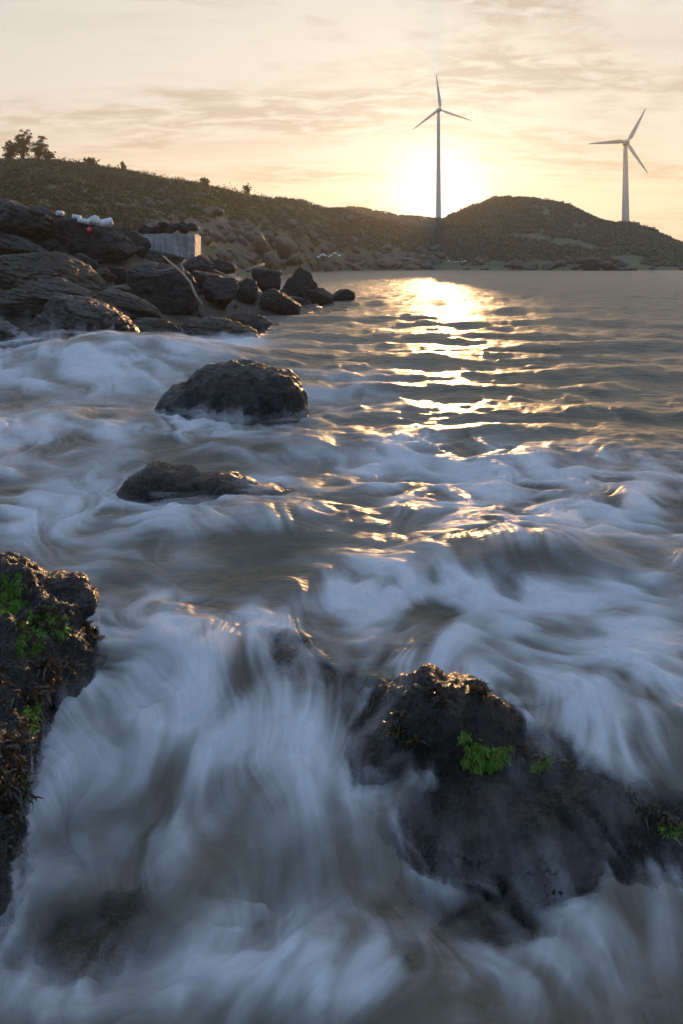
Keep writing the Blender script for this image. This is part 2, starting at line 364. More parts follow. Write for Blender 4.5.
# ------------------------------------------------------------------ hills
class Hill:
    def __init__(s, tab, amp, seed, back=.9, shape=.85):
        s.T = np.array(tab, float); s.amp = amp; s.seed = seed; s.back = back; s.shape = shape
    def prof(s, px):
        T = s.T; I = lambda k: np.interp(px, T[:, 0], T[:, k])
        fY, fz, rp, rY = I(1), I(2), I(3), I(4)
        return fY, fz, rY, CH-(rp-HY)/F*rY
    def z(s, X, Y):
        px = X/Y*F+CX; fY, fz, rY, rz = s.prof(px)
        t = (Y-fY)/(rY-fY)
        up = fz+(rz-fz)*np.clip(t, 0, 1)**s.shape
        dn = rz-(rz+4)*np.clip((t-1)/s.back, 0, 1)**1.6
        z = np.where(t < 0, fz+t*12, np.where(t <= 1, up, dn))
        env = np.clip(t*4, 0, 1)
        return z+s.amp*env*(fbm(v3(X*.035, Y*.035), 4, s.seed)-.15*0)+s.amp*.5*env*ridged(v3(X*.05, Y*.03), 3, s.seed+7)*.5
    def build(s, name, p0, p1, npx, nt, mat):
        px = np.linspace(p0, p1, npx); t = np.linspace(-.12, 1+s.back, nt)
        PX, T = np.meshgrid(px, t); PX, T = PX.ravel(), T.ravel()
        fY, fz, rY, rz = s.prof(PX); Y = fY+(rY-fY)*T; X = (PX-CX)/F*Y
        o = link(name, mesh_np(name, v3(X, Y, s.z(X, Y)), grid_faces(nt, npx)), mat)
        return tag(o, kind='structure')

m, nt, bs = newmat('scrub_hill_ground')
P = nt.new('ShaderNodeNewGeometry').outputs['Position']
n1 = nt.noise(P, .06, 5, .6, .6); n2 = nt.noise(P, .5, 5, .65)
c = nt.mixc(nt.rng(n2, .35, .7), (.045, .055, .020, 1), (.075, .070, .030, 1))
c = nt.mixc(nt.rng(n1, .52, .66), c, (.075, .06, .036, 1))
nt.l.new(c, bs.inputs['Base Color']); bs.inputs['Roughness'].default_value = .95
nt.l.new(nt.bump(n2, .8, 1.2), bs.inputs['Normal']); M['hill'] = m

# px, footY, foot z, ridge row, ridgeY
left_hill = Hill([(-420, 60, 6, 120, 120), (-100, 64, 4, 150, 130), (0, 66, 4, 159, 140), (50, 68, 4, 160, 148), (100, 70, 3.6, 169, 156), (150, 72, 3.2, 178, 168),
                  (200, 78, 2.6, 187, 185), (250, 100, 1.5, 196, 205), (300, 170, .3, 205, 240), (335, 215, .2, 211, 262), (370, 232, .2, 221, 285), (405, 238, .2, 227, 305), (445, 240, .2, 232, 322), (500, 240, .2, 252, 330), (560, 236, .1, 262, 330)], 1.6, 41)
left_hill.build('hill', -420, 560, 300, 150, M['hill'])
saddle = Hill([(150, 330, 2, 230, 470), (300, 330, 2, 212, 480), (352, 330, 2, 206, 480), (397, 330, 2, 216, 480), (440, 330, 2, 220, 480), (520, 330, 2, 224, 480), (640, 330, 2, 224, 480)], 1.5, 47)
saddle.build('hill', 150, 640, 160, 90, M['hill'])
headland = Hill([(405, 300, .2, 262, 345), (430, 262, .2, 240, 345), (446, 250, .2, 222, 345), (452, 246, .2, 216, 348), (470, 240, .2, 207, 355), (495, 238, .2, 199, 362), (520, 236, .2, 197, 368), (545, 234, .2, 200, 372),
                 (570, 232, .2, 208, 378), (592, 231, .2, 219, 384), (606, 231, .2, 223, 388), (630, 231, .2, 223, 390), (648, 232, .2, 230, 385), (683, 236, .2, 247, 370), (715, 242, .1, 261, 350), (740, 250, -.5, 268, 340)], 1.7, 53)
headland.build('hill', 405, 740, 240, 130, M['hill'])

# ------------------------------------------------------------------ vegetation
def leaves(centres, radii, n, size, flat=.75, seed=0):
    """many leaf faces spread through the volume of each crown"""
    r = np.random.default_rng(seed); k = len(centres)
    d = r.normal(size=(k, n, 3)); d /= np.linalg.norm(d, axis=2)[..., None]; d[..., 2] = np.abs(d[..., 2])*1.1-.15
    rad = r.uniform(.45, 1.05, (k, n, 1))
    p = centres[:, None, :]+d*rad*radii[:, None, None]*np.array([1, 1, flat])
    a = r.normal(size=(k, n, 3)); a /= np.linalg.norm(a, axis=2)[..., None]
    b = np.cross(a, r.normal(size=(k, n, 3))); b /= np.linalg.norm(b, axis=2)[..., None]
    s = (size*r.uniform(.6, 1.3, (k, n, 1)))
    V = np.stack([p-a*s, p+b*s*.6, p+a*s, p-b*s*.6], 2).reshape(-1, 3)
    return V, np.arange(len(V)).reshape(-1, 4)
M['scrub'] = leaf_mat('scrub_leaves', (.026, .046, .010), (.058, .050, .018), .09, .3)
M['scrub2'] = leaf_mat('headland_leaves', (.055, .058, .020), (.095, .080, .032), .2, .3)
M['tree'] = leaf_mat('tree_leaves', (.050, .055, .020), (.085, .075, .03), .6, .3)
M['bark'] = plain_mat('bark', (.09, .065, .045), .9, .4, 3)
def scatter(h, p0, p1, t0, t1, n, seed, thr=-.1, lim=False):
    r = np.random.default_rng(seed); px = r.uniform(p0, p1, n); t = r.uniform(t0, t1, n)
    fY, fz, rY, rz = h.prof(px); Y = fY+(rY-fY)*t; X = (px-CX)/F*Y
    keep = (fbm(v3(X*.03, Y*.03), 3, seed+90)+.6*(t-.35)) > thr
    if lim: keep &= t > np.interp(px, [110, 150, 230, 300, 420, 470], [0, .16, .30, .34, .25, .12])+.08*perlin(v3(px*.08, t*6), seed)
    X, Y = X[keep], Y[keep]; return np.stack([X, Y, h.z(X, Y)], 1)
c1 = scatter(left_hill, -300, 340, .04, 1.05, 6500, 61, -.75, True)
rad = RNG.uniform(.5, 1.7, len(c1))*np.where(RNG.uniform(size=len(c1)) > .9, 1.9, 1)*np.clip(c1[:, 1]/150, .7, 1.3)
V, Fc = leaves(c1, rad, 64, .19, .7, 62)
tag(link('scrub', mesh_np('scrub', V, Fc, False), M['scrub']), 'low green-brown scrub covering the long hill on the left', 'scrub', kind='stuff')
c2 = np.concatenate([scatter(headland, 440, 735, .05, 1.06, 4800, 63, -.35), scatter(left_hill, 340, 470, .15, 1.05, 900, 64, -.05, True), scatter(saddle, 300, 480, .6, 1.05, 900, 65, -.4)])
rad = RNG.uniform(1.0, 2.6, len(c2))
V, Fc = leaves(c2, rad, 30, .55, .65, 66)
tag(link('scrub', mesh_np('scrub', V, Fc, False), M['scrub2']), 'dry scrub covering the far headland and the saddle beside it', 'scrub', kind='stuff')

def tree(px, py_top, wpx, Y, label, seed, base=None, n=8):
    r = random.Random(seed); X = (px-CX)/F*Y
    zb = float(left_hill.z(np.array([X]), np.array([Y]))[0])-.3
    zt = CH-(py_top-HY)/F*Y; H = max(zt-zb, 1.0); W = wpx/F*Y
    root = bpy.data.objects.new('tree', None); COL.objects.link(root); root.location = (X, Y, zb); tag(root, label, 'tree')
    bm = bmesh.new(); cen = []; rad = []
    def add(path, radii):
        b2 = tube(path, radii, 6); tmp = bpy.data.meshes.new('t'); b2.to_mesh(tmp); b2.free(); bm.from_mesh(tmp); bpy.data.meshes.remove(tmp)
    tops = []
    for i in range(n):
        a = r.uniform(0, 6.28); s = r.uniform(.1, .5)*W; hh = H*r.uniform(.62, 1.0) if i else H
        p = [Vector((0, 0, 0)), Vector((math.cos(a)*s*.35, math.sin(a)*s*.35, hh*.4)), Vector((math.cos(a)*s*.8, math.sin(a)*s*.8, hh*.75)), Vector((math.cos(a)*s, math.sin(a)*s, hh*.97))]
        add(p, [.05*H*.45, .03*H*.5, .018*H*.5, .006*H])
        for t in (.45, .6, .72, .84, .95):
            q = Vector((math.cos(a)*s*t, math.sin(a)*s*t, hh*t)); k = .085*H*(1.5-t)+.08
            for rep_ in range(3):
                cen.append(np.array(q[:])+np.array([r.gauss(0, .17*W), r.gauss(0, .17*W), r.gauss(0, .07*H)])); rad.append(max(k*r.uniform(.7, 1.5), .3))
    link('trunk', bm_mesh('trunk', bm, True), M['bark'], root)
    V, Fc = leaves(np.array(cen), np.array(rad)*.95, 110, .065+.003*H, 1.0, seed)
    link('crown', mesh_np('crown', V, Fc, False), M['tree'], root)
    return root
tree(23, 132, 20, 140, 'tallest open-crowned tree on the hilltop at the far left', 71)
tree(38, 137, 14, 142, 'second hilltop tree, thin and forked, right of the tallest one', 72, n=6)
tree(9, 142, 14, 139, 'low bushy tree on the hilltop left of the tallest one', 73)
tree(48, 151, 10, 146, 'short bush-like tree right of the forked hilltop tree', 74, n=6)
tree(91, 158, 14, 153, 'rounded dark bush standing proud of the left ridge', 75)
tree(124, 162, 5, 161, 'wispy sapling alone on the left ridge', 76, n=3)
tree(247, 185, 8, 203, 'small tree pair silhouette midway down the ridge', 77, n=5)
tree(205, 178, 11, 186, 'dense round bush on the ridge above the concrete block', 78)

# ------------------------------------------------------------------ boulders below the hill and reefs
protos = {}
def far_rock(mat, seed, loc, size, rz, label, group, sub=3, squash=.7):
    key = (mat, seed % 7)
    if key not in protos:
        v, f = boulder_verts(500+seed % 7*3+len(mat), sub, 9, 10); protos[key] = mesh_np('boulder' if mat == 'pale' else 'rock', v, f); protos[key].materials.append(M[mat])
    o = link('boulder' if mat == 'pale' else 'rock', protos[key], loc=loc, rot=(0, 0, rz)); o.scale = (size, size*.85, size*squash)
    return tag(o, label, 'boulder' if mat == 'pale' else 'rock', group)
def on(h, px, Y): 
    X = (px-CX)/F*Y; return Vector((X, Y, float(h.z(np.array([X]), np.array([Y]))[0])))
def boulder_at(px, py, w, h, Y, label, seed, group=None):
    o = far_rock('pale', seed, at(px, py, Y), w/2/F*Y, seed*1.7, label, group); o.scale[2] = h/2/F*Y*1.1; return o
boulder_at(261, 246, 27, 24, 112, 'biggest pale split boulder below the hill, behind the point', 1)
boulder_at(244, 245, 22, 17, 116, 'pale rounded boulder touching the biggest one on its left', 2)
boulder_at(283, 246, 26, 22, 122, 'broad pale boulder touching the biggest one on its right', 3)
boulder_at(272, 262, 20, 16, 108, 'wedge-shaped boulder in front of the biggest pale boulder', 4)
boulder_at(294, 262, 24, 14, 120, 'flat brown boulder beside the water behind the point', 5)
boulder_at(240, 258, 30, 14, 104, 'long low boulder in front of the pale boulder pile, at its left', 6)
boulder_at(292, 224, 14, 12, 190, 'lone upright boulder high on the slope above the boulder pile', 7)
boulder_at(312, 236, 13, 10, 195, 'grey boulder halfway up the slope right of the lone upright one', 8)
boulder_at(352, 219, 12, 7, 255, 'pale slab near the ridge below the saddle', 9)
boulder_at(363, 267.5, 17, 5, 243, 'flat rounded boulder at the far waterline, left one', 10)
boulder_at(392, 268, 18, 5, 243, 'flat rounded boulder at the far waterline, right one', 11)
r = random.Random(5)
for i in range(210):
    px = r.uniform(130, 445); f = float(np.interp(px, left_hill.T[:, 0], left_hill.T[:, 1])); rY = float(np.interp(px, left_hill.T[:, 0], left_hill.T[:, 4]))
    t = abs(r.gauss(0, .17)); Y = f+(rY-f)*min(t, .6)
    p = on(left_hill, px, Y); s = r.uniform(3.2, 8.5)/F*Y
    far_rock('pale', 20+i, p+Vector((0, 0, s*.15)), s, r.uniform(0, 6), 'one of many rounded brown boulders scattered over the lower slope of the hill', 'boulders strewn below the hill')
for i in range(80):
    px = r.uniform(400, 700); f = float(np.interp(px, headland.T[:, 0], headland.T[:, 1]))
    Y = f-r.uniform(-9, 3); X = (px-CX)/F*Y; s = r.uniform(2.2, 6.0)/F*Y*(1.35 if 560 < px < 625 else 1)
    far_rock('reef', i, Vector((X, Y, max(float(headland.z(np.array([X]), np.array([Y]))[0]), -.2)+r.uniform(0, .4))), s, r.uniform(0, 6), 'one of many low dark rocks lining the foot of the far headland', 'dark rocks along the far waterline', 3, .55)
for k, (px, py, w, h) in enumerate([(588, 262, 26, 13), (606, 266, 26, 8), (560, 265, 18, 9), (513, 265, 20, 9), (628, 269, 20, 5)]):
    o = far_rock('reef', k+3, at(px, py, 226), w/2/F*226, k, ['tallest jagged dark reef rock at the foot of the headland', 'long dark reef rock tapering right of the tallest one', 'dark reef rock just left of the tallest one',
        'dark reef rock under the headland summit', 'lowest flat reef rock below the right wind turbine'][k], None); o.scale[2] = h/2/F*226

# ------------------------------------------------------------------ wind turbines
M['turb'] = plain_mat('turbine_paint', (.52, .46, .39), .85, .1, .3)
def turbine(px, base_py, hub_py, bpx, Y, angs, yaw, label):
    b = at(px, base_py, Y); H = (base_py-hub_py)/F*Y; L = bpx/F*Y; b.z -= 3; H += 3
    root = bpy.data.objects.new('wind_turbine', None); COL.objects.link(root); root.location = b; root.rotation_euler = (0, 0, math.radians(yaw)); tag(root, label, 'wind turbine')
    nseg = 10
    link('tower', bm_mesh('tower', tube([(0, 0, H*i/nseg) for i in range(nseg+1)], [2.15-1.05*i/nseg for i in range(nseg+1)], 24), True), M['turb'], root)
    bm = bmesh.new(); bmesh.ops.create_cube(bm, size=1)
    for v in bm.verts: v.co = Vector((v.co.x*3.0*(1 if v.co.y < 0 else .8), v.co.y*8.0+1.6, v.co.z*3.0*(1 if v.co.y < 0 else .75)+H+1.2))
    bmesh.ops.bevel(bm, geom=bm.edges[:], offset=.5, segments=3, affect='EDGES')
    link('nacelle', bm_mesh('nacelle', bm, True), M['turb'], root)
    prof = [(0, 1.5), (.6, 1.55), (1.4, 1.35), (2.2, .9), (2.7, .35), (2.8, .03)]
    link('hub', bm_mesh('hub', tube([(0, -2.5-a, H+1.2) for a, _ in prof], [q for _, q in prof], 20), True), M['turb'], root)
    for ang in angs:
        a = math.radians(ang); bm = bmesh.new(); rings = []
        for i in range(15):
            t = i/14; rad = 1.0+t*(L-1); ch = (.9 if t < .04 else 2.3*(1-t)**.8+.35)*(.5+.5*min(1, t/.15)); th = .9*(1-t)**1.5*.5+.06
            tw = math.radians(22*(1-t)); ring = []
            for k in range(10):
                q = 2*math.pi*k/10; cx = math.cos(q)*ch*.5-ch*.18; cy = math.sin(q)*th
                u = cx*math.cos(tw)-cy*math.sin(tw); w = cx*math.sin(tw)+cy*math.cos(tw)
                ring.append(bm.verts.new((rad*math.cos(a)-u*math.sin(a), -3.4+w, H+1.2+rad*math.sin(a)+u*math.cos(a))))
            rings.append(ring)
        for i in range(14):
            for k in range(10): bm.faces.new((rings[i][k], rings[i][(k+1) % 10], rings[i+1][(k+1) % 10], rings[i+1][k]))
        bm.faces.new(rings[-1]); bm.faces.new(rings[0][::-1])
        link('blade', bm_mesh('blade', bm, True), M['turb'], root)
turbine(438.5, 221, 112, 35, 520, (97, 217, 344), 12, 'white wind turbine on the saddle, standing against the setting sun')
turbine(625.5, 222, 145, 37, 388, (62, 182, 302), -8, 'white wind turbine on the right headland, away from the sun')

# ------------------------------------------------------------------ concrete block, rubble, flotsam
m, nt, bs = newmat('weathered_concrete')
P = nt.new('ShaderNodeNewGeometry').outputs['Position']
n1 = nt.noise(P, 1.2, 5, .65); n2 = nt.noise(nt.mapping(P, (6, 6, .7)), 1, 4, .6)
c = nt.mixc(nt.rng(n1, .35, .65), (.30, .305, .30, 1), (.19, .19, .185, 1)); c = nt.mixc(nt.rng(n2, .45, .65, 0, .9), c, (.12, .115, .105, 1))
nt.l.new(c, bs.inputs['Base Color']); bs.inputs['Roughness'].default_value = .85; nt.l.new(nt.bump(nt.noise(P, 9, 5), .4, .04), bs.inputs['Normal']); M['conc'] = m
Yb = 37.5; cb = at(168, 246, Yb); wx = 51/F*Yb; hz = 24/F*Yb
bm = bmesh.new(); bmesh.ops.create_cube(bm, size=1)
for v in bm.verts: v.co = Vector((v.co.x*wx, v.co.y*2.2, v.co.z*hz))
bmesh.ops.subdivide_edges(bm, edges=bm.edges[:], cuts=7, use_grid_fill=True)
for v in bm.verts: v.co += Vector((random.gauss(0, .008), random.gauss(0, .008), random.gauss(0, .012)))
bmesh.ops.bevel(bm, geom=[e for e in bm.edges if e.calc_face_angle(0) > 1], offset=.03, segments=2, affect='EDGES')
tag(link('concrete_block', bm_mesh('concrete_block', bm), M['conc'], loc=cb+Vector((0, 1.1, 0)), rot=(0, 0, math.radians(3))),
    'grey concrete block on the rocky shore, its right end lit by the sun', 'concrete block')
r = random.Random(9)
for i in range(16):
    px = 146+i*3.0+r.uniform(-2, 2); top = 229-7.5*math.exp(-((px-174)/13)**2)
    py = r.uniform(top, 232); Yr = Yb+r.uniform(.4, 1.7)
    v, f = boulder_verts(300+i, 3, 9, 12, 1.2); s = r.uniform(5, 8)/F*Yr
    o = link('stone', mesh_np('stone', v*np.array([s, s*.8, s*.6]), f), M['dark'], loc=at(px, py, Yr), rot=(0, 0, r.uniform(0, 6)))
    tag(o, 'one of the dark jumbled stones heaped on top of the concrete block', 'stone', 'stones heaped on the concrete block')
_v, _f, _o = [], [], 0
for a_, b_ in NEAR:
    _v.append(a_); _f += (b_+_o).tolist(); _o += len(a_)
SOLID = BVHTree.FromPolygons(np.concatenate(_v).tolist(), _f)
def seat(px, py, up):
    h = None
    while h is None:
        d = Vector(((px-CX)/F, 1, -(py-HY)/F)).normalized(); h = SOLID.ray_cast(Vector((0, 0, CH)), d, 44)[0]; py += .5
    return h-d*up*.7+Vector((0, 0, up*.75))
M['foamwhite'] = plain_mat('white_foam_plastic', (.48, .49, .50), .5, .3, 6)
M['red'] = plain_mat('red_plastic', (.62, .02, .03), .35, .2, 4)
def drum(px, py, lpx, dpx, Y, rot, tilt, label, mat='foamwhite'):
    L = lpx/F*Y; R = dpx/2/F*Y
    prof = [(-.512, .0), (-.5, .86), (-.47, 1), (-.2, 1), (-.18, 1.06), (-.15, 1), (.15, 1), (.18, 1.06), (.2, 1), (.47, 1), (.5, .86), (.512, 0)]
    o = link('drum', bm_mesh('drum', tube([(a*L, 0, 0) for a, _ in prof], [max(q, .01)*R for _, q in prof], 20), True), M[mat], loc=seat(px, py+dpx*.45, R), rot=(0, math.radians(tilt), math.radians(rot)))
    tag(o, label, 'drum')
drum(103, 223, 17, 8, 33.2, 28, -14, 'long white plastic drum lying nearest the right end of the cliff top')
drum(92.5, 221, 12, 8, 33.6, -35, -20, 'greyish drum tipped up beside the long white drum')
drum(84, 221, 11, 5, 33.4, 10, 12, 'slim white float left of the two drums')
drum(76.5, 217, 8, 4.5, 33.6, 20, 10, 'small white float farthest left in the row of drums')
drum(60, 211, 7, 5, 34, 60, 0, 'stubby pale float on the grey cliff-top slab')
v, f = ico(3); v = v*np.array([1, 1, .92]); rr_ = 2.6/F*32
bo = tag(link('buoy', mesh_np('buoy', v*rr_, f), M['red'], loc=seat(89, 232, rr_)), 'small red buoy caught among the dark rocks under the drums', 'buoy')
b2 = tube([(0, 0, rr_*.85), (0, 0, rr_*1.25)], [rr_*.25, rr_*.18], 10); link('neck', bm_mesh('neck', b2, True), M['red'], bo)
M['wood'] = plain_mat('bleached_driftwood', (.24, .19, .14), .8, .45, 14, bump=.5)
def wood(name, pts, rad, label, extra=()):
    bm = tube([at(*p) for p in pts], rad, 8)
    for pp, rd in extra:
        b2 = tube([at(*p) for p in pp], rd, 6); t = bpy.data.meshes.new('t'); b2.to_mesh(t); b2.free(); bm.from_mesh(t); bpy.data.meshes.remove(t)
    tag(link(name, bm_mesh(name, bm, True), M['wood']), label, 'driftwood')
wood('driftwood', [(163, 256, 29), (173, 265, 28), (182, 273, 27), (190, 282, 26.6), (195, 294, 26.4), (202, 305, 26.2)], [.03, .04, .042, .045, .05, .05],
     'bleached driftwood branch hanging down over the huge boulder', [([(175, 267, 27.9), (166, 270, 27.5), (156, 271, 27.3), (151, 267, 27.2)], [.03, .028, .025, .015]), ([(184, 275, 27), (183, 268, 27.3), (180, 263, 27.6)], [.04, .03, .02])])
wood('driftwood', [(214, 270, 33), (226, 275, 32), (240, 282, 31.6)], [.035, .04, .035], 'straight pole lying across the dark rocks of the point')
wood('driftwood', [(247, 271, 40), (256, 267, 41), (264, 264, 42)], [.10, .09, .07], 'short pale log resting on top of the point rocks')
r = random.Random(12)
M['litter'] = plain_mat('flotsam_white', (.75, .76, .78), .6, .15, 2)
def scrap(px, py, Y, lab, grp, s):
    v, f = boulder_verts(900+r.randint(0, 99), 2, 8, 12); o = link('flotsam', mesh_np('flotsam', v*np.array([s*1.4, s, s*.6]), f), M['litter'], loc=at(px, py, Y), rot=(0, 0, r.uniform(0, 6)))
    tag(o, lab, 'flotsam', grp)
for i in range(14):
    px = 304+i*2.7+r.uniform(-1, 1); scrap(px, 255+r.uniform(-1.8, 2.2), 196+r.uniform(-4, 4), 'one of the white flotsam scraps washed up below the hill behind the point', 'flotsam on the boulder beach', r.uniform(.28, .55))
for i in range(5):
    scrap(401+i*2.4, 258+r.uniform(-.8, .8), 243, 'one of the white flotsam scraps on the shore left of the sun path', 'flotsam left of the sun path', r.uniform(.25, .4))
for i in range(6):
    scrap(449+i*3.2, 261.5+r.uniform(-1, 1), 236, 'one of the white flotsam scraps on the shore below the saddle gap', 'flotsam below the saddle gap', r.uniform(.25, .4))

# ------------------------------------------------------------------ weed on the near rocks
M['algae'] = leaf_mat('green_algae', (.075, .20, .014), (.12, .20, .02), 9, .4, .35)
M['kelp'] = leaf_mat('brown_weed', (.06, .035, .012), (.025, .017, .008), 9, .35, .3)
def tuft(name, pos, n, length, spread, width, mat, label, group=None, seed=0, up=.6, out=(0, -1, 0)):
    r = np.random.default_rng(seed); V = []; Fc = []
    for i in range(n):
        b = np.clip(r.normal(size=3), -1.5, 1.5)*spread*np.array([1, .8, .35]); d = r.normal(size=3)*.8+np.array([0, 0, up])+np.array(out)*.35; d /= np.linalg.norm(d)
        s = np.cross(d, r.normal(size=3)); s /= np.linalg.norm(s); L = length*r.uniform(.5, 1.2); k0 = len(V)
        for j in range(4):
            t = j/3; w = width*(.5+1.1*t-1.3*t*t)*r.uniform(.8, 1.2)
            p = b+d*L*t+np.array([0, 0, -.45*L*t*t]); V += [p-s*w, p+s*w]
        for j in range(3): Fc.append([k0+2*j, k0+2*j+1, k0+2*j+3, k0+2*j+2])
    o = link(name, mesh_np(name, np.array(V), np.array(Fc)), M[mat], loc=pos); tag(o, label, name.replace('_', ' '), group); return o
def surf_at(co, X, Y):
    d = (co[:, 0]-X)**2+(co[:, 1]-Y)**2; k = d < .0016
    return float(co[k, 2].max()) if k.any() else -.2
def on_ray(bvh, px, py):
    d = Vector(((px-CX)/F, 1, -(py-HY)/F)); hit = bvh.ray_cast(Vector((0, 0, CH)), d.normalized(), 30)
    return hit[0]
def bvh_of(o):
    me = o.data; return BVHTree.FromPolygons([v.co[:] for v in me.vertices], [p.vertices[:] for p in me.polygons])
B_R, B_L = bvh_of(right_rock), bvh_of(left_rock)
def algae(bvh, px, py, sx, sy, n, label, seed, length=.024):
    """short blades rooted on the stone itself, in uneven clumps"""
    r = np.random.default_rng(seed); pts = []
    cl = [(px+np.clip(r.normal(), -1.4, 1.4)*sx, py+np.clip(r.normal(), -1.4, 1.4)*sy, r.uniform(.25, .7)) for _ in range(9)]
    while len(pts) < 60:
        c = cl[int(r.integers(9))]; a, b = c[0]+r.normal()*sx*.45*c[2], c[1]+r.normal()*sy*.45*c[2]
        d = Vector(((a-CX)/F, 1, -(b-HY)/F)).normalized(); h, no, _, _ = bvh.ray_cast(Vector((0, 0, CH)), d, 30)
        if h is None: a = px; pts.append(None); continue
        pts.append((np.array(h), np.array(no)))
    pts = [p for p in pts if p]
    if not pts: return
    V, Fc = [], []; o0 = np.mean([p[0] for p in pts], 0)
    for i in range(n):
        h, no = pts[int(r.integers(len(pts)))]; b = h-o0+r.normal(size=3)*.009-no*.004
        d = no*.8+r.normal(size=3)*.55+np.array([0, -.2, -.25]); d /= np.linalg.norm(d); sd_ = np.cross(d, r.normal(size=3)); sd_ /= np.linalg.norm(sd_); L = length*r.uniform(.4, 1.3); k0 = len(V)
        for q in range(3):
            t = q/2; w = .0038*(.6+1.0*t-1.3*t*t); p = b+d*L*t+np.array([0, 0, -.4*L*t*t]); V += [p-sd_*w, p+sd_*w]
        for q in range(2): Fc.append([k0+2*q, k0+2*q+1, k0+2*q+3, k0+2*q+2])
    tag(link('green_algae', mesh_np('green_algae', np.array(V), np.array(Fc)), M['algae'], loc=o0), label, 'algae')
algae(B_R, 492, 752, 20, 11, 3600, 'bright green algae clump in the hollow of the right foreground rock', 1)
algae(B_R, 545, 762, 9, 5, 700, 'small dull green algae tuft right of the bright clump', 2)
algae(B_R, 676, 830, 8, 6, 700, 'green algae tuft on the crest of the right rock at the right edge', 3)
lab = ['biggest moss-like green algae mat on the top edge of the left rock wall', 'green algae tuft hanging below the biggest mat on the left rock wall', 'green algae tuft nearest the foam on the left rock wall edge',
       'small green algae tuft at the upper left corner of the rock wall', 'green algae patch halfway down the left rock wall', 'green algae wisp at the lower edge of the left rock wall']
for i, (px, py, n, sx, sy) in enumerate([(16, 606, 3200, 18, 11), (34, 636, 1200, 9, 12), (55, 622, 1100, 9, 9), (9, 583, 700, 6, 5), (32, 716, 700, 5, 9), (30, 785, 500, 4, 10)]):
    algae(B_L, px, py, sx, sy, n, lab[i], 10+i)
r = random.Random(21); k = 0
for i in range(90):
    px, py = r.uniform(0, 112), r.uniform(570, 870); p = on_ray(B_L, px, py)
    if p is None or p.x < -1.95 or p.z < -.75: continue
    tuft('seaweed', p, r.randint(18, 46), .055, .03, .007, 'kelp', 'one of the brown seaweed tufts fringing the left rock wall', 'seaweed on the left rock wall', 100+i, out=(.9, -.3, 0)); k += 1
r = random.Random(22)
for i, (px, py) in enumerate([(574, 745), (580, 748), (588, 752), (598, 760), (612, 768), (618, 774), (624, 780), (634, 795), (645, 806), (656, 812), (664, 817), (672, 822), (430, 690), (484, 690), (476, 686), (560, 762), (566, 768), (400, 712), (412, 735), (395, 726), (440, 700), (520, 745), (536, 752)]):
    p = on_ray(B_R, px, py+4)
    if p: tuft('seaweed', p, r.randint(34, 64), .06, .022, .0065, 'kelp', 'one of the stubby brown seaweed tufts along the crest of the right foreground rock', 'seaweed on the right foreground rock', 300+i, up=1.2)

# ------------------------------------------------------------------ the sea
NC_in, PXS = 800, 1.35
u_in = np.linspace(-.80, .80, NC_in); u = np.concatenate([-np.geomspace(.84, 5, 9)[::-1], u_in, np.geomspace(.84, 5, 9)]); NC = len(u)
py_rows = np.concatenate([[264.0, 264.5, 265, 265.5, 266, 266.6, 267.2, 267.8, 268.4, 269, 269.6, 270.2], np.arange(270.8, 300, .8), np.arange(300, 1130, PXS)]); NRf = len(py_rows)
Yr_ = CH*F/(py_rows-HY); Yr_ = np.concatenate([Yr_, np.linspace(1.85, -6, 14)]); NR = len(Yr_)
UU, YY = np.meshgrid(u, Yr_); X = (UU*np.maximum(YY, 1.9)).ravel(); Y = YY.ravel(); N = len(X)
def gauss(x, y, cx, cy, sx, sy, rot=0):
    c, s = math.cos(math.radians(rot)), math.sin(math.radians(rot)); dx, dy = x-cx, y-cy
    a, b = dx*c+dy*s, -dx*s+dy*c; return np.exp(-(a/sx)**2-(b/sy)**2)
def breaker(x, y, cx, cy, sx, back, front, bend=0.0):
    """one wave: long back slope out to sea, short steep face towards the shore"""
    yy = y-cy-bend*(x-cx)**2-.12*perlin(v3(x*.9, y*0+.3), 77)
    return np.exp(-((x-cx)/sx)**2)*np.where(yy > 0, np.exp(-(yy/back)**2), np.exp(-(yy/front)**2))
# lip of the cascade and its foot
Ye = np.interp(X, [-2.2, -1.6, -.55, -.1, .17, .6, 1.1, 1.6, 2.4, 4], [4.95, 4.95, 4.75, 4.45, 4.3, 4.2, 4.15, 4.0, 3.6, 3.0])
Yf = np.interp(X, [-2.2, -1.5, -.6, .2, 1.0, 1.6, 2.4, 4], [3.0, 2.95, 2.85, 2.95, 2.8, 2.6, 2.2, 1.9])
s = np.clip((Ye-Y)/(Ye-Yf), 0, 1.25)
casc = sstep(0, 1, np.clip(s, 0, 1))
zw = -np.interp(X, [-.3, .35], [.42, .30])*casc
zw = zw+.24*breaker(X, Y, 1.55, 5.62, 1.0, 1.1, .33, .05)+.17*breaker(X, Y, -.75, 6.42, 1.15, .8, .40, .04)
zw = zw+.10*breaker(X, Y, 3.2, 7.2, 1.4, .8, .4)+.16*breaker(X, Y, 3.4, 8.6, 2.0, 1.2, .5)+.14*breaker(X, Y, -.6, 9.1, 1.6, .9, .45)
zw = zw+.75*breaker(X, Y, -5.6, 16.6, 3.6, 2.0, 2.2, .01)+.22*breaker(X, Y, -4.5, 10.2, 2.0, 1.2, .8)
for (cx, cy, sx, a) in [(4, 11.2, 3, .12), (1.0, 13.2, 3.2, .16), (6.5, 15, 4, .16), (2.4, 17.5, 3.5, .16), (8, 20, 5, .18), (3.5, 23, 5, .18), (9, 28, 6, .2), (1.5, 30, 5, .18), (12, 36, 7, .22), (4, 42, 8, .2), (2.5, 9.8, 1.8, .10)]:
    zw = zw+a*breaker(X, Y, cx, cy, sx, cy*.055, cy*.03)
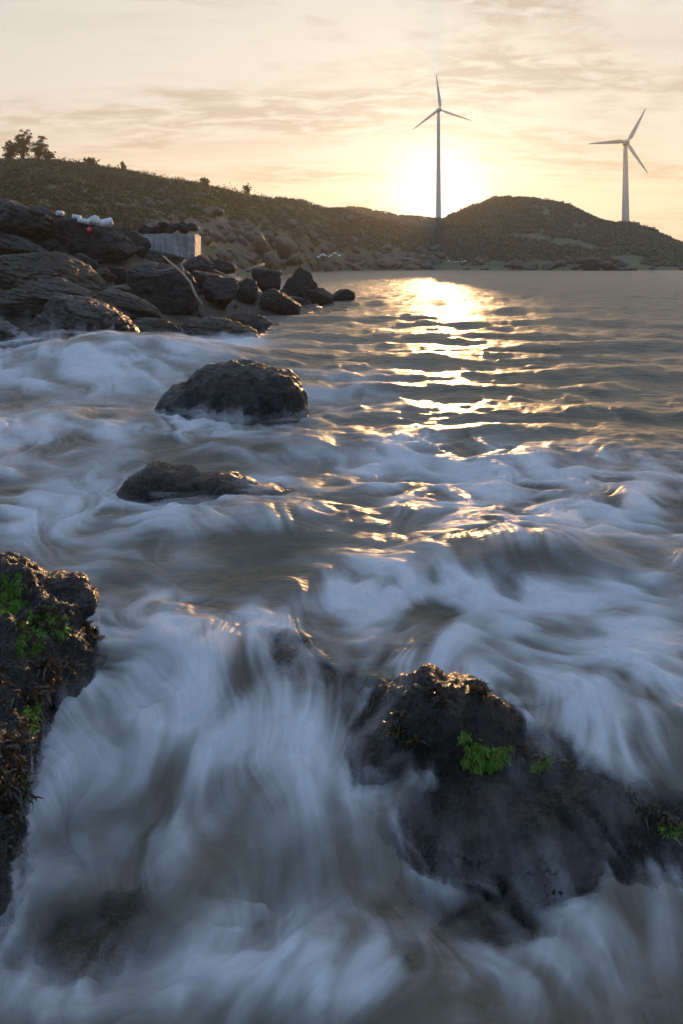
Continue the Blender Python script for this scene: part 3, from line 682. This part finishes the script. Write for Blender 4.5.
zmac = zw.copy()
far = sstep(8, 26, Y); near = 1-sstep(10, 24, Y)
zw = zw+(.05+.10*far)*fbm(v3(X*.42+9, Y*.85), 3, 81)*np.exp(-np.maximum(Y-60, 0)/60)*(1-.6*casc)
zw = zw+.035*fbm(v3(X*1.6, Y*2.2), 3, 83)*np.exp(-np.maximum(Y-25, 0)/15)
# soft billows of the foam
wx_ = .35*fbm(v3(X*1.3, Y*1.3), 2, 85); wy_ = .35*fbm(v3(X*1.3, Y*1.3), 2, 86)
zw = zw+(.10*np.sqrt(casc)*(1-.55*casc)+.02*near)*fbm(v3((X+wx_)*2.4, (Y+wy_)*1.9), 3, 87)*sstep(1.9, 2.4, Y)
zw = zw+.15*gauss(X, Y, -.10, 2.74, .42, .20, -4)+.10*gauss(X, Y, -1.2, 4.75, .28, .2)+.09*gauss(X, Y, -.75, 4.5, .3, .22)+.08*gauss(X, Y, -.35, 3.55, .25, .3)-.08*gauss(X, Y, -.95, 3.5, .3, .3)
zw = np.where(Y < 2.2, zw*1, zw)
# what stands in or under the water
bv, bf, off = [], [], 0
for v, f in NEAR:
    bv.append(v); bf += [tuple(q) for q in (f+off).tolist()]; off += len(v)
bvh = BVHTree.FromPolygons(np.concatenate(bv).tolist(), bf)
rockH = np.full(N, -3.0)
idx = np.where((Y < 75) & (Y > 2.2) & (X < 5.5) & (X > -30))[0]
dn = Vector((0, 0, -1))
for i in idx:
    h = bvh.ray_cast(Vector((X[i], Y[i], 20)), dn, 40)[0]
    if h is not None: rockH[i] = h.z
depth = zw-rockH
# projected place of each point as the photograph shows it, only used to decide where foam lies
Yc = np.maximum(Y, 1.0); PXv = X/Yc*F+CX; PYv = HY+(CH-zw)/Yc*F
FOAM = [(90, 362, 150, 30, .85), (20, 440, 100, 40, .55), (150, 432, 150, 16, .4), (350, 392, 60, 22, .40), (300, 452, 130, 12, .35), (70, 525, 140, 45, .6), (250, 520, 120, 16, .3),
        (600, 492, 150, 42, .95), (430, 478, 90, 28, .5), (300, 490, 60, 12, .2), (560, 605, 180, 60, .8), (390, 592, 90, 28, .62), (610, 690, 130, 55, .7), (190, 632, 110, 36, .95), (200, 725, 120, 66, .72),
        (46, 780, 30, 90, .6), (330, 770, 60, 80, .50), (300, 965, 140, 55, .9), (500, 970, 180, 50, .7), (560, 915, 110, 36, .5), (420, 690, 90, 14, .5), (620, 760, 80, 26, .45), (400, 440, 40, 14, .3),
        (250, 588, 75, 14, -.45), (545, 566, 90, 20, -.42), (240, 545, 80, 14, -.25), (110, 915, 60, 24, -.15), (400, 655, 60, 14, .4), (130, 870, 80, 30, .12), (190, 810, 90, 60, .32), (40, 990, 80, 36, .65), (470, 900, 80, 30, -.2), (640, 432, 80, 16, -.3)]
foam = np.zeros(N)
for cx, cy, sx, sy, a in FOAM: foam = foam+a*np.exp(-((PXv-cx)/sx)**2-((PYv-cy)/sy)**2)
foam = np.clip(foam, 0, 1)
foam = np.where(Y < 2.35, .5, foam)
_m = ((rockH > zw) & (Y > 2.3) & (Y < 30)).astype(float).reshape(NR, NC)
# where thin water runs over stone
over = np.array([(470, 860, 150, 70, .20), (640, 850, 90, 70, .26), (330, 665, 90, 50, .20), (200, 380, 60, 40, .45), (300, 490, 120, 26, .35), (50, 335, 90, 26, .8), (110, 920, 90, 60, .22), (380, 790, 40, 90, .25), (240, 470, 60, 26, .15)])
wash = np.zeros(N)
film = np.maximum(zw, np.minimum(rockH, zw+1.5))
PYf = HY+(CH-film)/Yc*F
for cx, cy, sx, sy, a in over: wash = np.maximum(wash, a*np.exp(-((PXv-cx)/sx)**4-((PYf-cy)/sy)**4))
# line integral convolution of noise along the run of the water: silky streaks
def blur(a, s):
    k = int(3*s)+1; w = np.exp(-.5*(np.arange(-k, k+1)/s)**2); w /= w.sum()
    for ax in (0, 1):
        p = np.pad(a, [(k, k) if d == ax else (0, 0) for d in (0, 1)], mode='edge'); out = 0
        for j in range(2*k+1): out = out+w[j]*np.take(p, range(j, j+a.shape[ax]), axis=ax)
        a = out
    return a
G = lambda a: a.reshape(NR, NC)
ring = (blur(_m, 5)*.9+blur(_m, 11)*.6)*(1-_m); foam = np.clip(foam+1.1*ring.ravel()*(1-sstep(22, 30, Y)), 0, 1)
fs = blur(G(np.maximum(zmac, np.minimum(rockH, zmac+.6))), 13); c0, c1_ = 9, 9+NC_in
dY = np.gradient(YY, axis=0); dY[np.abs(dY) < 1e-6] = -1e-6
dzr = np.gradient(fs, axis=0)/dY; dX = np.gradient(G(X), axis=1); dzx = np.gradient(fs, axis=1)/dX
dzy = dzr
cn = G(fbm(v3(X*.75, Y*.75), 2, 91)); cs_ = np.gradient(cn, axis=0)/dY, np.gradient(cn, axis=1)/dX
sl = 3.2
Vx = .55*(1-.75*casc.reshape(NR, NC))+(.5+.35*casc.reshape(NR, NC))*np.clip(cs_[0], -2, 2)-sl*np.clip(dzx, -1.2, 1.2); Vy = -.14-.55*casc.reshape(NR, NC)-(.5+.35*casc.reshape(NR, NC))*np.clip(cs_[1], -2, 2)-sl*np.clip(dzy, -1.2, 1.2)
du = u_in[1]-u_in[0]; dpy = np.gradient(HY+CH*F/np.maximum(YY, 1.2), axis=0); 
fu = (Vx-UU*Vy)/np.maximum(YY, 1.2)/du; fr = -(CH*F/np.maximum(YY, 1.2)**2)*Vy/np.maximum(np.abs(dpy), .3)
fu, fr = blur(fu, 1.5), blur(fr, 1.5)
L = np.sqrt(fu**2+fr**2)+1e-6; fu /= L; fr /= L
def bil(a, r, c):
    r = np.clip(r, 0, NR-1.001); c = np.clip(c, 0, NC-1.001); i = r.astype(int); j = c.astype(int); a0, b0 = r-i, c-j
    return a[i, j]*(1-a0)*(1-b0)+a[i+1, j]*a0*(1-b0)+a[i, j+1]*(1-a0)*b0+a[i+1, j+1]*a0*b0
def lic(src, n):
    R0, C0 = np.meshgrid(np.arange(NR, dtype=float), np.arange(NC, dtype=float), indexing='ij'); acc = src.copy(); wt = 1.0
    for sg in (1, -1):
        r_, c_ = R0.copy(), C0.copy()
        for k in range(n):
            a, b = bil(fr, r_, c_), bil(fu, r_, c_); r_ += sg*a; c_ += sg*b
            w = .5+.5*math.cos(math.pi*k/n); acc = acc+w*bil(src, r_, c_); wt += w
    o = acc/wt; return (o-blur(o, 30))/(o.std()+1e-9)
rn = np.random.default_rng(5)
lf = lic(blur(rn.normal(size=(NR, NC)), .8), 24); lm = lic(blur(rn.normal(size=(NR, NC)), 2.4), 34); lc = lic(blur(rn.normal(size=(NR, NC)), 6), 44)
wisp = lic(G(fbm(v3((X+wx_)*2.6, (Y+wy_)*3.2), 3, 97)), 16)
lf, lm, lc, wisp = [np.clip(q/(q.std()+1e-9), -2.6, 2.6).ravel() for q in (lf, lm, lc, wisp)]
bil2 = fbm(v3((X+wy_*1.5)*2.6, (Y+wx_*1.5)*2.2), 4, 111)
swirl = fbm(v3((X+wx_*1.4)*1.1, (Y+wy_*1.4)*1.5), 3, 95)
dens = foam*(.86+.24*lc+.34*wisp*(1-.5*casc)+(.15*lm+.10*lf)*(1-.85*casc)+.50*swirl+.45*casc*bil2)+.03*lm*np.sqrt(foam)
dens = dens+foam*(.14*lm+.09*lf)*sstep(4.6, 7, Y)-.30*gauss(X, Y, 1.5, 5.35, .9, .16)
dens = np.clip(dens, 0, 1); dens = .5*dens+.5*sstep(.08, .95, dens)
zs = zw+(.011*lc+.010*wisp*(1-.4*casc)+(.0045*lm+.0018*lf)*(1-.7*casc)+.012*casc*bil2)*(1-sstep(16, 26, Y))*np.clip(foam+.25, 0, 1)*np.clip(Y/4, .5, 4.5)
edge = np.clip(depth/np.where(Y < 6, .13, .05), 0, 1)
def sea_sheet(name, z, extra):
    me = mesh_np(name, v3(X, Y, z), grid_faces(NR, NC)[:, ::-1])
    for k, a in extra.items(): setattr_f(me, k, a)
    return me
m, nt, bs = newmat('sea_water')
P = nt.new('ShaderNodeNewGeometry').outputs['Position']
fo = nt.attr('foam'); ed = nt.attr('edge'); st = nt.attr('streak')
dist = nt.vmath('LENGTH', P)
fine = nt.noise(nt.mapping(P, (7, 11, 4)), 1, 3, .6, .8)
fac = nt.math('MULTIPLY', fo, nt.rng(fine, .2, .8, .8, 1.15), True)
murk = nt.mixc(nt.rng(nt.noise(P, .5, 3), .3, .7), (.052, .046, .031, 1), (.078, .063, .040, 1))
bs.inputs['IOR'].default_value = 1.333
nt.l.new(murk, bs.inputs['Base Color'])
nt.l.new(nt.rng(dist, 5, 120, .43, .38), bs.inputs['Roughness'])
w1 = nt.noise(nt.mapping(P, (.30, 1.35, 1)), 1, 5, .6, .6); w2 = nt.noise(nt.mapping(P, (1.1, 4.2, 1)), 1, 4, .6, .5)
hh = nt.math('ADD', nt.math('MULTIPLY', w1, nt.rng(dist, 8, 40, .15, 1.0)), nt.math('MULTIPLY', w2, .50))
hh = nt.math('ADD', hh, nt.math('MULTIPLY', st, .02))
w3 = nt.noise(nt.mapping(P, (.035, .11, 1)), 1, 5, .68, .4)
hh = nt.math('ADD', hh, nt.math('MULTIPLY', w3, nt.rng(dist, 30, 140, 0, 9)))
nt.l.new(nt.bump(hh, nt.rng(dist, 6, 50, .30, .85), .45), bs.inputs['Normal'])
fd = nt.new('ShaderNodeBsdfDiffuse', Color=(.74, .76, .78, 1)); ft = nt.new('ShaderNodeBsdfTranslucent', Color=(.74, .76, .78, 1))
fm = nt.new('ShaderNodeMixShader'); fm.inputs[0].default_value = .5; nt.l.new(fd.outputs[0], fm.inputs[1]); nt.l.new(ft.outputs[0], fm.inputs[2])
nt.l.new(nt.bump(st, .25, .02), fd.inputs['Normal'])
mx = nt.new('ShaderNodeMixShader', Fac=fac); nt.l.new(bs.outputs[0], mx.inputs[1]); nt.l.new(fm.outputs[0], mx.inputs[2])
tp = nt.new('ShaderNodeBsdfTransparent'); mo = nt.new('ShaderNodeMixShader', Fac=ed); nt.l.new(tp.outputs[0], mo.inputs[1]); nt.l.new(mx.outputs[0], mo.inputs[2])
nt.l.new(mo.outputs[0], nt.n['Material Output'].inputs['Surface']); M['sea'] = m
sea = link('sea', sea_sheet('sea', zs, dict(foam=dens, edge=edge, streak=.6*lm+.4*lf)), M['sea']); tag(sea, kind='structure')

bx, by = np.meshgrid(np.linspace(-60, 60, 120), np.linspace(-8, 90, 120)); bx, by = bx.ravel(), by.ravel()
tag(link('seabed', mesh_np('seabed', v3(bx, by, -1.5+.15*fbm(v3(bx*.5, by*.5), 3, 99)), grid_faces(120, 120)), M['weedy']), kind='structure')
# thin veils of drifting foam and spray above the water and over the stones
m, nt, bs = newmat('spray_veil'); nt.n.remove(bs)
al = nt.attr('alpha')
fd = nt.new('ShaderNodeBsdfDiffuse', Color=(.80, .81, .83, 1)); ft = nt.new('ShaderNodeBsdfTranslucent', Color=(.80, .81, .83, 1))
fm = nt.new('ShaderNodeMixShader'); fm.inputs[0].default_value = .6; nt.l.new(fd.outputs[0], fm.inputs[1]); nt.l.new(ft.outputs[0], fm.inputs[2])
tp = nt.new('ShaderNodeBsdfTransparent'); mo = nt.new('ShaderNodeMixShader', Fac=al); nt.l.new(tp.outputs[0], mo.inputs[1]); nt.l.new(fm.outputs[0], mo.inputs[2])
nt.l.new(mo.outputs[0], nt.n['Material Output'].inputs['Surface']); M['veil'] = m
rows_keep = (Yr_ < 26) & (Yr_ > 2.05); r0, r1 = np.where(rows_keep)[0][[0, -1]]
sel = (np.arange(NR*NC).reshape(NR, NC)[r0:r1+1, c0:c1_]).ravel(); nr_, nc_ = r1-r0+1, NC_in
rough_mask = np.clip(foam, 0, 1)
spill = rockH-zw                                   # >0 where stone stands out of the water
for k in range(4):
    q1 = np.roll(G(lm), 7*k, 1).ravel() if k else lm; q2 = np.roll(np.roll(G(lc), 19*k, 1), -11*k, 0).ravel()
    off = (.012+.026*k)*np.clip(Y/4, .7, 2.2)*(1+1.2*casc)
    lift = off*(.5+.5*np.clip(.5+.5*q2, 0, 1))
    zv = np.maximum(zw+lift, np.minimum(rockH, zw+1.5)+.006+.006*k)
    qw = np.roll(np.roll(G(wisp), 9*k, 1), -7*k, 0).ravel(); a_water = rough_mask*np.clip(.12+.20*q2+.26*qw*(1-.4*casc)+(.16*q1+.09*lf)*(1-.85*casc)+.2*swirl+.34*casc*np.roll(bil2, 40*k), 0, .8)*(.62-.10*k)
    a_rock = np.where(wash > .01, np.exp(-np.maximum(spill, 0)/np.maximum(wash, .02)), np.exp(-np.maximum(spill, 0)/.035))*sstep(.003, .03, np.where(spill > 0, wash+.02, 1))
    a_rock = a_rock*(1+1.6*sstep(13, 16, Y))*np.clip(.26*(.22*q1+.85*q2+.6*qw+.05*lf)-.13, 0, .5)*(.9-.12*k)
    a = np.where(spill > -.03, a_rock*np.clip(.25+foam*1.5, 0, 1), a_water)
    tblend = sstep(-.10, .0, spill); a = a_water*(1-tblend)+a_rock*np.clip(.3+foam*1.5, 0, 1)*tblend
    a = a*(1-sstep(20, 25.5, Y))
    sub = mesh_np('sea_spray', v3(X, Y, zv)[sel], grid_faces(nr_, nc_)[:, ::-1]); setattr_f(sub, 'alpha', a[sel])
    o = link('sea_spray', sub, M['veil']); tag(o, 'soft white veil of blurred foam drifting over the surf and rocks', 'spray', 'veils of blurred foam', 'stuff')

# ------------------------------------------------------------------ air
bm = bmesh.new(); bmesh.ops.create_cube(bm, size=1)
for v in bm.verts: v.co = Vector((v.co.x*2600, v.co.y*1700+800, (v.co.z+.5)*160-1.5+(-6 if v.co.z < 0 else 0)))
hz_ = bm_mesh('haze', bm)
m = bpy.data.materials.new('warm_sea_haze'); m.use_nodes = True; nt = NT(m); nt.n.remove(nt.n['Principled BSDF'])
pv = nt.new('ShaderNodeVolumePrincipled'); pv.inputs['Color'].default_value = (.95, .86, .70, 1); pv.inputs['Density'].default_value = .00032; pv.inputs['Anisotropy'].default_value = .2
nt.l.new(pv.outputs[0], nt.n['Material Output'].inputs['Volume'])
tag(link('haze', hz_, m), 'thin warm sea haze in the air towards the sun', 'haze', kind='stuff')

# ------------------------------------------------------------------ sky, sun, camera
w = bpy.data.worlds.new('World'); scene.world = w; w.use_nodes = True
nt = NT(w); bg = nt.n['Background']
sky = nt.new('ShaderNodeTexSky'); sky.sky_type = 'NISHITA'; sky.sun_disc = False; sky.sun_elevation = SUN_EL; sky.sun_rotation = SUN_AZ
sky.air_density = 1.0; sky.dust_density = 1.0; sky.ozone_density = 3.0; sky.altitude = 0
D = nt.new('ShaderNodeTexCoord').outputs['Generated']
sep = nt.new('ShaderNodeSeparateXYZ', Vector=D); zc = nt.math('MAXIMUM', sep.outputs[2], 0.0)
den_ = nt.math('ADD', zc, .10)
pl = nt.new('ShaderNodeCombineXYZ', X=nt.math('DIVIDE', sep.outputs[0], den_), Y=nt.math('DIVIDE', sep.outputs[1], den_)).outputs[0]
n1 = nt.noise(nt.mapping(pl, (.55, 1.1, 1), (3.3, 1.2, 0)), 1, 7, .62, .6)
n2 = nt.noise(nt.mapping(pl, (4.5, 8.0, 1)), 1, 6, .65, .5)
n3 = nt.noise(nt.mapping(pl, (.16, .9, 1), (1, 5, 0)), 1, 5, .55, .3)
sd = nt.math('MAXIMUM', nt.vmath('DOT_PRODUCT', D, tuple(SUN_DIR)), 0.0)
glow = nt.math('ADD', nt.math('MULTIPLY', nt.math('POWER', sd, 650.0), .55), nt.math('ADD', nt.math('MULTIPLY', nt.math('POWER', sd, 90.0), .17), nt.math('MULTIPLY', nt.math('POWER', sd, 10.0), .012)))
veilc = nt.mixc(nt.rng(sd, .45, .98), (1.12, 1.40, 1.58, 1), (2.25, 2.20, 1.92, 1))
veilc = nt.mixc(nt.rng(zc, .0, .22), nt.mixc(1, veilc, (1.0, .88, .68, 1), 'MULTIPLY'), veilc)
veilc = nt.mixc(nt.rng(nt.math('SUBTRACT', zc, nt.math('MULTIPLY', sd, .36)), .10, .46, smooth=True), veilc, (1.9, 2.8, 4.4, 1))  # unseen overhead sky: brightness and blue added to light the foreground foam
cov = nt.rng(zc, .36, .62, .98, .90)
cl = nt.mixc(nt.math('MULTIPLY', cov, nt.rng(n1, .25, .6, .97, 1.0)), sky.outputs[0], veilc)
tan = nt.math('MULTIPLY', nt.rng(n1, .45, .57), nt.rng(n2, .38, .56))
tan = nt.math('MAXIMUM', nt.math('MULTIPLY', tan, .8), nt.rng(n3, .52, .66, 0, .75))
cl = nt.mixc(tan, cl, nt.mixc(1, cl, (.60, .56, .52, 1), 'MULTIPLY'))
gl = nt.mixc(1, (10, 8.4, 5.8, 1), nt.new('ShaderNodeCombineXYZ', X=glow, Y=glow, Z=glow).outputs[0], 'MULTIPLY')
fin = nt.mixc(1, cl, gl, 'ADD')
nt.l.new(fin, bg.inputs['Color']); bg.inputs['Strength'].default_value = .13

sl_ = bpy.data.lights.new('sun', 'SUN'); sl_.energy = 5.0; sl_.angle = math.radians(.8); sl_.color = (1, .56, .24)
so = bpy.data.objects.new('sun', sl_); COL.objects.link(so); so.rotation_euler = Vector(SUN_DIR).to_track_quat('Z', 'Y').to_euler(); so.location = (0, -10, 30)

cd = bpy.data.cameras.new('camera'); cam = bpy.data.objects.new('camera', cd); COL.objects.link(cam)
cam.location = (0, 0, CH); cam.rotation_euler = (math.pi/2, 0, 0)
cd.sensor_fit = 'VERTICAL'; cd.sensor_height = 36; cd.lens = 36*F/1024; cd.shift_y = -(512-HY)/1024; cd.clip_start = .05; cd.clip_end = 6000
scene.camera = cam
vs = scene.view_settings; vs.view_transform = 'Standard'; vs.look = 'None'; vs.gamma = 1; vs.exposure = 1.4; vs.use_curve_mapping = False
cy = scene.cycles; cy.use_denoising = True; cy.max_bounces = 7; cy.transparent_max_bounces = 24; cy.volume_bounces = 1; cy.sample_clamp_indirect = 4; cy.diffuse_bounces = 3; cy.glossy_bounces = 3
